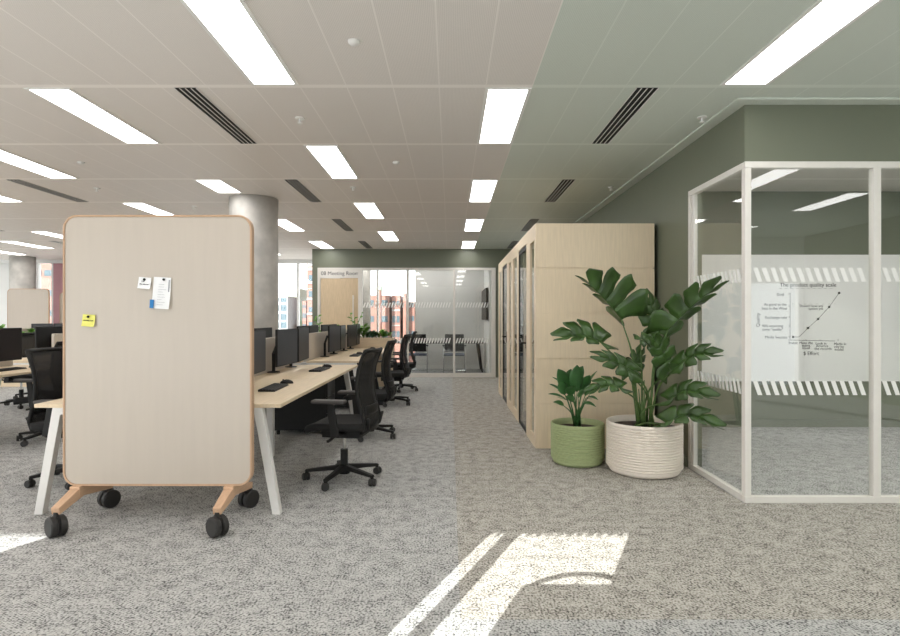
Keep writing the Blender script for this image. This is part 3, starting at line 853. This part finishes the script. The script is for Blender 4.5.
for i, (b, tp, uR, wR, uL, wL, arch, n) in enumerate(LV):
    Bp, Tp = at(*b), at(*tp)
    bm = BM(); monstera_leaf(bm, Bp, Tp, uR, wR, uL, wL, arch, n)
    lf = thicken(obj('leaf', bm, 'leaf', mt, xf=inv, smooth=True))
    rx, ry = root[i]
    S = Vector((PXc+rx, PYc+ry, .37)); E = Bp + (Tp-Bp)*.02
    pts = []
    for k in range(11):
        q = k/10; c = S.lerp(E, q); c += (Vector((S.x, S.y, E.z)) - c)*.30*math.sin(PI*q)
        pts.append(c)
    bm = BM(); tube(bm, pts, [.011-.006*k/10 for k in range(11)], 8); obj('stem', bm, 'stem', lf, xf=inv, smooth=True)
bm = BM()
for k in range(7):
    a = k*.9; p = Vector((PXc+.05*math.cos(a), PYc+.05*math.sin(a), .37))
    tube(bm, [p, p+Vector((.02*math.cos(a), .0, .16)), p+Vector((.05*math.cos(a), .02*math.sin(a), .26+.03*k))], [.012, .009, .003], 7)
obj('young_shoots', bm, 'stem', mt, xf=inv, smooth=True)

GX, GY = 1.146, 5.17
gt = planter('potted_leafy_plant', GX, GY, .237, .365, 'pot_green', 'small broad-leaved plant in a green ribbed round planter beside the booth', 15)
inv = Matrix.Translation((-GX, -GY, 0))
SL = [((570,393,5.12), (558,369,5.05), .062), ((577,392,5.05), (577,365,5.0), .068), ((581,394,5.1), (590,375,5.05), .06), ((570,392,5.2), (552,377,5.2), .03),
      ((566,396,5.1), (549,384,5.0), .028), ((567,400,5.05), (548,394,4.95), .022), ((564,406,5.0), (553,402,4.93), .022), ((582,394,5.25), (597,371,5.3), .035),
      ((586,398,5.0), (598,400,4.93), .028), ((572,396,4.98), (570,386,4.88), .05), ((590,394,5.2), (603,383,5.25), .03), ((566,388,5.25), (571,369,5.3), .045), ((578,398,4.95), (588,389,4.88), .035), ((565,395,5.0), (560,381,4.95), .045), ((585,396,5.05), (594,384,5.0), .04), ((574,402,4.96), (566,396,4.9), .03), ((583,403,5.0), (596,407,4.95), .022), ((574,386,5.3), (583,366,5.35), .05)]
for i, (b, tp, w) in enumerate(SL):
    Bp, Tp = at(*b), at(*tp)
    bm = BM(); simple_leaf(bm, Bp, Tp, (1, .2, .1) if abs(tp[0]-b[0]) < 15 else (.1, 1, .35), w, .015, .2)
    lf = thicken(obj('leaf', bm, 'leaf2', gt, xf=inv, smooth=True), .0012)
    S = Vector((GX+.03*math.cos(i*2.1), GY+.03*math.sin(i*2.1), .31)); E = Bp
    bm = BM(); tube(bm, [S, S.lerp(E, .4)+Vector((0, 0, .03)), S.lerp(E, .75)+Vector((0, 0, .02)), E, E.lerp(Tp, .5)], [.007, .006, .004, .003, .0015], 6)
    obj('stem', bm, 'leaf2', lf, xf=inv, smooth=True)

# planter boxes at the end of benches
def bushy(bm, c, n, rad, h, wl, rnd, up=.5):
    for _ in range(n):
        a = rnd.uniform(0, 2*PI); r = rnd.uniform(0, rad)
        B = Vector(c) + Vector((math.cos(a)*r*.8, math.sin(a)*r*.8, rnd.uniform(.02, h*.72)*(1-.4*r/rad)))
        a = rnd.uniform(0, 2*PI)
        T = B + Vector((math.cos(a)*wl*2.6, math.sin(a)*wl*2.6, wl*rnd.uniform(0, 2)))
        simple_leaf(bm, B, T, (-math.sin(a), math.cos(a), .1), wl*rnd.uniform(.6, 1), .02, .2, 4)
def sprig(bm, h, rnd):
    for q in range(3):
        a = rnd.uniform(0, 2*PI); hh = h*rnd.uniform(.7, 1); lean = .28*hh
        pts = [Vector((math.cos(a)*lean*t*t, math.sin(a)*lean*t*t*.4, hh*t)) for t in [i/6 for i in range(7)]]
        tube(bm, pts, .005, 5)
        for i in range(2, 7):
            b = a + (1 if i % 2 else -1)*1.1; c = pts[i]
            simple_leaf(bm, c, c + Vector((math.cos(b)*.10, math.sin(b)*.06, .035)), (-math.sin(b), math.cos(b), .5), .024, .01, .2, 4)
def planter_box(x0, x1, y0, y1, label, plants):
    t = thing('planter_box', label, 'planter', ((x0+x1)/2, (y0+y1)/2, 0), 0, 'oak planter boxes at the bench ends')
    ox, oy = (x0+x1)/2, (y0+y1)/2
    bm = BM(); hx, hy = (x1-x0)/2, (y1-y0)/2
    box(bm, -hx, hx, -hy, hy, 0, .84)
    box(bm, -hx, hx, -hy, -hy+.02, .84, .917); box(bm, -hx, hx, hy-.02, hy, .84, .917); box(bm, -hx, -hx+.02, -hy+.02, hy-.02, .84, .917); box(bm, hx-.02, hx, -hy+.02, hy-.02, .84, .917)
    obj('box', bm, 'oak_x', t)
    bm = BM(); box(bm, -hx+.02, hx-.02, -hy+.02, hy-.02, .84, .88); obj('soil', bm, 'soil', t)
    rnd = random.Random(3+int(abs(ox)*10))
    for name, px, dpy, n, rad, h, wl, mat, lab in plants:
        p = thing(name, lab, 'plant', (px, oy+dpy, .88), 0)
        bm = BM()
        if n < 12: sprig(bm, h, rnd)
        else: bushy(bm, (0, 0, .02), n, rad, h, wl, rnd, 1.0)
        bm.verts.ensure_lookup_table(); obj('foliage', bm, mat, p)
        bm = BM(); tube(bm, [(0, 0, -.0), (0, 0, h*.7)], .006, 6); obj('stem', bm, 'stem', p)
planter_box(-2.72, -1.10, 10.87, 11.3, 'oak planter box at the far end of the front workbench',
  [('leafy_plant', -1.28, 0, 110, .16, .22, .03, 'leaf3', 'low dense green bush at the right end of the oak planter box'),
   ('leafy_plant', -1.50, .02, 110, .16, .18, .03, 'leaf2', 'low green bush second from right in the oak planter box'),
   ('leafy_plant', -1.66, -.05, 40, .15, .34, .05, 'leaf3', 'bright broad-leaved plant standing behind the last monitor'),
   ('leafy_plant', -1.84, .05, 9, .17, .56, .022, 'leaf3', 'tall thin sprig rising above the last monitor'),
   ('leafy_plant', -2.15, 0, 30, .15, .34, .03, 'leaf3', 'low bright plant in the middle of the oak planter box'),
   ('leafy_plant', -2.52, .05, 10, .2, .58, .024, 'leaf3', 'tall thin sprig near the left end of the oak planter box')])
planter_box(-9.46, -7.84, 10.87, 11.3, 'distant oak planter box at the left edge of the photo',
  [('leafy_plant', -8.1, 0, 50, .18, .25, .04, 'leaf3', 'bright green plant right of the distant left planter box middle'),
   ('leafy_plant', -8.4, 0, 50, .2, .24, .04, 'leaf3', 'bright green low plant in the distant left planter box'),
   ('leafy_plant', -8.72, 0, 50, .22, .44, .045, 'leaf3', 'taller bright green plant in the distant left planter box')])
p = None

# ------------------------------------------------------------------ phone booths
def booth(y0, label, front):
    L = 2.19; xa, xb = 0, 1.18; H = 2.244
    t = thing('phone_booth', label, 'booth', (.85, y0, 0), 0, 'birch meeting booths')
    def endpanel(ya, yb):
        bm = BM()
        for k in range(5): box(bm, xa, xb, ya, yb, k*.4488+.004, (k+1)*.4488-.004)
        box(bm, xa+.01, xb-.01, ya+.012, yb-.012, .003, H-.003)
        return bm
    obj('end_panel', endpanel(0, .05), 'ply', t)
    obj('end_panel', endpanel(L-.05, L), 'ply', t)
    bm = BM(); box(bm, xa+.06, xb, .05, L-.05, H-.06, H); obj('roof', bm, 'ply', t)
    bm = BM(); box(bm, xb-.05, xb, .05, L-.05, .1, H-.06); obj('back_panel', bm, 'divider', t)
    bm = BM(); box(bm, xa+.06, xb, .05, L-.05, 0, .03); obj('booth_floor', bm, 'arm_grey', t)
    ZT, ZB, ZD = 2.085, .108, 2.125
    g = [(.11, .41), (1.61, 2.06)]; d = (.70, 1.44)
    bm = BM()
    for a, b in ((.05, .11), (.41, .70), (1.44, 1.61), (2.06, L-.05)): box(bm, xa, xa+.06, a, b, 0, H)
    for a, b in g: box(bm, xa, xa+.06, a, b, 0, ZB); box(bm, xa, xa+.06, a, b, ZT, H)
    box(bm, xa, xa+.06, d[0], d[1], ZD, H)
    obj('front_frame', bm, 'ply', t)
    for a, b in g:
        bm = BM(); box(bm, xa+.012, xa+.02, a, b, ZB, ZT); obj('side_pane', bm, 'booth_glass', t)
    bm = BM()
    box(bm, xa+.005, xa+.05, d[0]+.004, d[0]+.04, .006, ZD-.004); box(bm, xa+.005, xa+.05, d[1]-.045, d[1]-.004, .006, ZD-.004)
    box(bm, xa+.005, xa+.05, d[0]+.04, d[1]-.045, .006, .05); box(bm, xa+.005, xa+.05, d[0]+.04, d[1]-.045, ZD-.05, ZD-.004)
    dr = obj('door', bm, 'black', t)
    bm = BM(); box(bm, xa+.012, xa+.02, d[0]+.04, d[1]-.045, .05, ZD-.05); obj('door_pane', bm, 'booth_glass', dr)
    bm = BM(); tube(bm, [(xa+.02, d[0]+.03, 1.02), (xa-.05, d[0]+.03, 1.02), (xa-.05, d[0]+.15, 1.02)], .010, 8); box(bm, xa-.004, xa+.006, d[0]+.005, d[0]+.045, .96, 1.1)
    obj('door_handle', bm, 'black', dr)
    # seat bench and shelf inside
    bm = BM(); box(bm, .75, 1.12, .08, L-.08, .03, .43); s = obj('bench_seat', bm, 'arm_grey', t, bevel=.01)
    bm = BM(); box(bm, .30, .62, L/2-.3, L/2+.3, .71, .735); tube(bm, [(.46, L/2, .03), (.46, L/2, .71)], .03, 12); obj('booth_table', bm, 'white_metal', t)
booth(5.71, 'birch veneer glass-fronted booth nearest the camera, behind the potted plants', True)
booth(7.905, 'birch veneer glass-fronted booth behind the nearer one', False)

# ------------------------------------------------------------------ whiteboard with hand drawn chart
YWB = 6.845
def wbp(px, py): return at(px, py, YWB-.015)
bm = BM(); box(bm, 2.25, XR-.1, 6.83, 6.857, .548, 2.052)
wb = obj('whiteboard', bm, 'wb'); tag(wb, 'wide wall whiteboard with a handwritten quality chart, inside the glazed room', 'whiteboard')
bm = BM()
def line(p, q, w=.005):
    a, b = wbp(*p), wbp(*q); a.y = b.y = 6.829
    tube(bm, [a, b], w/2, 5)
def txt(s, px, py, hpx, align='LEFT', rot=0):
    p = wbp(px, py); text_into(bm, s, hpx*YWB/F*1.2, p.x, 6.8285, p.z, rot, align)
line((790, 292.5), (790, 339.5)); line((788, 340), (835, 341)); 
curve = [(793, 337), (799, 337), (808, 328), (818, 319), (829, 307), (839, 293)]
for a, b in zip(curve, curve[1:]): line(a, b, .0045)
for c in ((793, 337), (808, 328), (818, 319), (829, 307), (839, 293)):
    q = wbp(*c); q.y = 6.829; b2 = bmesh.ops.create_icosphere(bm, subdivisions=2, radius=.014); bmesh.ops.translate(bm, verts=b2['verts'], vec=q)
for k in range(16):
    if k % 2 == 0: line((792+k*3, 304), (794+k*3, 304), .003)
for y in (294, 306, 317, 326, 337): line((788, y), (790, y), .004)
for x in (806, 820, 838): line((x, 339), (x, 341), .004)
for k in range(10): line((779+k*5.6, 288.5), (782+k*5.6, 288.5), .003)
txt('The product quality scale', 808, 285, 4.6, 'CENTER')
txt('Goal', 784, 294.5, 3.2, 'RIGHT')
txt('As good as the', 786.5, 304.5, 3.1, 'RIGHT'); txt('best in the West', 787, 308.5, 3.1, 'RIGHT')
txt('Exchange rate', 787, 317.5, 3.2, 'RIGHT')
txt('90% expecting', 783, 326, 3, 'RIGHT'); txt('some "quality"', 783, 329.5, 3, 'RIGHT')
txt('Media Success', 787, 337.3, 3.2, 'RIGHT')
txt('Doesn\'t have any', 823, 306, 2.8, 'RIGHT'); txt('system yet', 823, 308.8, 2.8, 'RIGHT')
txt('Quality', 758, 320, 4, 'CENTER', -PI/2)
txt('Invest', 793, 343, 3.2, 'CENTER')
txt('Make the', 806, 343, 3, 'CENTER'); txt('teams', 806, 345.6, 3, 'CENTER'); txt('visual', 806, 348, 3, 'CENTER')
txt('Look in', 821, 343.5, 3, 'CENTER'); txt('America', 822, 346, 3, 'CENTER'); txt('the records', 823, 348.8, 3, 'CENTER')
txt('Media in', 840, 344, 3, 'CENTER'); txt('city by', 839, 346.8, 3, 'CENTER'); txt('model', 839, 349.6, 3, 'CENTER')
txt('$ Effort', 811, 353.5, 4.2, 'CENTER')
obj('marker_drawing', bm, 'ink', wb)

# ------------------------------------------------------------------ meeting room furniture
t = thing('meeting_table', 'black meeting table with slanted legs inside the far glazed room', 'table', (-.65, 14.1, 0))
bm = BM(); box(bm, -1.1, 1.45, -.42, .42, .69, .73); obj('tabletop', bm, 'black', t, bevel=.005)
for x, s in ((-1.0, -1), (1.33, 1)):
    for y, q in ((-.33, -1), (.33, 1)):
        bm = BM(); tube(bm, [(x, y, .69), (x+s*.09, y+q*.05, 0)], [.035, .018], 10); obj('leg', bm, 'black', t, smooth=True)
def visitor_chair(label):
    t = thing('visitor_chair', label, 'chair', (0, 0, 0), 0, 'black visitor chairs in the meeting room')
    bm = BM(); box(bm, -.235, .235, -.2, .25, .43, .475); obj('seat', bm, plain('blue_grey_seat', (92, 98, 112), .8), t, bevel=.02)
    bm = BM(); slab(bm, lambda u, v: (((u-.5)*(.46-.03*v), -.22-.05*v-.02*math.sin(PI*u), .53+.40*v), (0, 1, 0)), 8, 6, .03); obj('backrest', bm, 'black_soft', t, bevel=.01, smooth=True)
    for s in (-1, 1):
        bm = BM(); tube(bm, [(s*.23, -.25, .62), (s*.245, -.22, .44), (s*.245, -.24, .02), (s*.245, .24, .012), (s*.245, .26, .04), (s*.245, .2, .43), (s*.25, .12, .66)], .011, 8)
        obj('leg', bm, 'chrome', t, smooth=True)
        bm = BM(); box(bm, s*.25-.025, s*.25+.025, -.22, .14, .65, .675); obj('armrest', bm, 'black', t, bevel=.008)
    bm = BM(); tube(bm, [(-.245, -.235, .10), (.245, -.235, .10)], .009, 8); obj('crossbar', bm, 'chrome', t)
    return t
vc = visitor_chair('x')
put(vc, (.10, 13.38, 0), 0, 'black visitor chair with chrome legs at the middle of the meeting table')
put(vc, (-.78, 13.42, 0), 0.05, 'black visitor chair seen past the last office chairs, left of the other')
t = thing('wall_television', 'black flat television on the right wall of the far meeting room', 'television', (.87, 13.75, 1.62))
bm = BM(); box(bm, -.065, -.02, -.9, .9, -.36, .36); obj('housing', bm, 'black', t, bevel=.006)
bm = BM(); box(bm, -.068, -.065, -.88, .88, -.34, .34); obj('screen', bm, 'screen', t)
bm = BM(); box(bm, -.02, 0, -.25, .25, -.15, .15); obj('wall_bracket', bm, 'black', t)

# the chair beside the camera whose shadow falls on the sunlit carpet
t = thing('lounge_chair', 'high backed chair outside the photo whose shadow falls in the sunlit patch', 'chair', (-.54, .22, 0), 0)
bm = BM(); box(bm, -.27, .30, -.02, .02, .45, 1.03); obj('backrest', bm, 'divider', t, bevel=.01)
bm = BM(); tube(bm, [(-.25 + .49*k/12, 0, 1.015 + .065*math.sin(PI*k/12)**.6) for k in range(13)], .011, 8); obj('hoop', bm, 'black', t)
bm = BM(); box(bm, -.28, .28, -.5, -.02, .40, .47); obj('seat', bm, 'divider', t, bevel=.02)
for sx in (-.25, .25):
    for sy in (-.45, -.02):
        bm = BM(); tube(bm, [(sx, sy, .46), (sx, sy, 0)], .014, 8); obj('leg', bm, 'black', t)

# ------------------------------------------------------------------ city outside
bm = BM(); box(bm, -80, 60, 20, 140, -14.2, -14); g = struct('ground', bm, 'ground')
def building(name, label, px0, px1, pytop, D, mat, bands, depth=10, bars=None, cap=None):
    a, b = at(px0, pytop, D), at(px1, pytop, D)
    t = thing(name, label, 'building', ((a.x+b.x)/2, D, -14))
    H = a.z+14; hw = (b.x-a.x)/2
    bm = BM(); box(bm, -hw, hw, 0, depth, 0, H); obj('wall', bm, mat, t)
    for (y0, y1) in bands:
        z1, z0 = at(0, y0, D).z+14, at(0, y1, D).z+14
        n = max(2, int(2*hw/.9))
        for k in range(n):
            x0 = -hw + 2*hw*(k+.12)/n; x1 = -hw + 2*hw*(k+.88)/n
            bm = BM(); box(bm, x0, x1, -.03, .02, z0, z1); w = obj('window', bm, 'fac_glass', t)
    if bars:
        bm = BM()
        for (y0, y1) in bars: box(bm, -hw, hw, -.1, 0, at(0, y1, D).z+14, at(0, y0, D).z+14)
        obj('white_bands', bm, 'pale_wall', t)
    if cap: 
        bm = BM(); box(bm, -hw*1.15, hw*1.15, -.1, depth+.1, H, H+.35); obj('roof_cap', bm, 'green_fac', t)
building('brick_building', 'red brick building with window rows behind the bench planter', 362, 389.3, 295.5, 45, 'brick', [(300, 305.5), (316, 322), (332, 338)])
building('brick_chimney', 'tall red brick chimney with green cap in front of the brick building', 376.3, 380.3, 290, 43, 'brick', [], 1.0, cap=True)
building('brick_building', 'narrow red brick building right of the chimney block', 391.8, 400.2, 295.5, 45, 'brick', [(301, 305), (316, 322.5), (331, 337)], bars=[(309.5, 311), (325, 326)])
building('brick_tower', 'thin brick stair tower between two brick buildings', 403, 405.8, 293.5, 45, 'brick', [], 3)
building('brick_building', 'lower brick building at the right of the meeting room view', 407.2, 414.5, 302, 46, 'brick', [(303, 307), (316, 321), (331, 337)])
building('pale_building', 'pale modern building with wide window strips beside the grey fluted wall', 416.5, 425, 297, 48, 'pale_wall', [(301, 306), (314, 321), (329, 336)])
building('pale_building', 'pale building with white window grid left of the green column', 272, 287.5, 296, 45, 'pale_wall', [(298, 302), (305, 311), (314, 320), (322, 328)], depth=3)
building('green_tower', 'pale green glass tower seen past the concrete column', 288.5, 297, 288, 50, 'green_fac', [])
building('green_tower', 'lower pale green glass tower beside the brick strip', 297.3, 302.3, 303, 49, 'green_fac', [])
building('brick_building', 'slim brick block with pale windows next to the green towers', 302.5, 306, 301, 46, 'brick', [(305, 308), (313, 318), (324, 329)])
building('brick_building', 'tall brick and white banded building at the edge of the green wall', 307, 345, 255, 46, 'brick', [(258, 263), (275, 281), (291, 297), (307, 312), (322, 328)], bars=[(264, 266), (269, 270.5), (282, 284), (298, 300), (313, 315)])
building('pale_building', 'pale building seen through the gap beside the far green pier', 496, 540, 272, 45, 'pale_wall', [(276, 284), (290, 298), (304, 312), (320, 326)])
building('brick_building', 'dusty red building beyond the far left windows', 20, 66, 262, 46, 'brick', [(270, 276), (290, 296), (310, 316)])

# ------------------------------------------------------------------ lights, world, camera
w = bpy.data.worlds.new('sky'); C.world = w; w.use_nodes = True
nt = w.node_tree; nt.nodes.clear()
bg = nt.nodes.new('ShaderNodeBackground'); bg.inputs[0].default_value = (.93, .96, 1.0, 1); bg.inputs[1].default_value = 2.2
ow = nt.nodes.new('ShaderNodeOutputWorld'); nt.links.new(bg.outputs[0], ow.inputs[0])
s = bpy.data.lights.new('sun', 'SUN'); s.energy = 12.5; s.angle = math.radians(.12); s.color = (1, .98, .95)
so = bpy.data.objects.new('sun', s); COL.objects.link(so)
d = Vector((.413, .911, -.364))
so.rotation_euler = d.to_track_quat('-Z', 'Y').to_euler()

cam = bpy.data.cameras.new('camera'); cam.sensor_width = 36; cam.lens = 36*F/900; cam.clip_start = .05; cam.clip_end = 400
co = bpy.data.objects.new('camera', cam); COL.objects.link(co); co.location = (0, 0, CAMZ); co.rotation_euler = (PI/2, 0, 0)
C.camera = co
vs = C.view_settings; vs.view_transform = 'Standard'; vs.look = 'None'; vs.gamma = 1; vs.use_curve_mapping = False
vs.exposure = 0.64
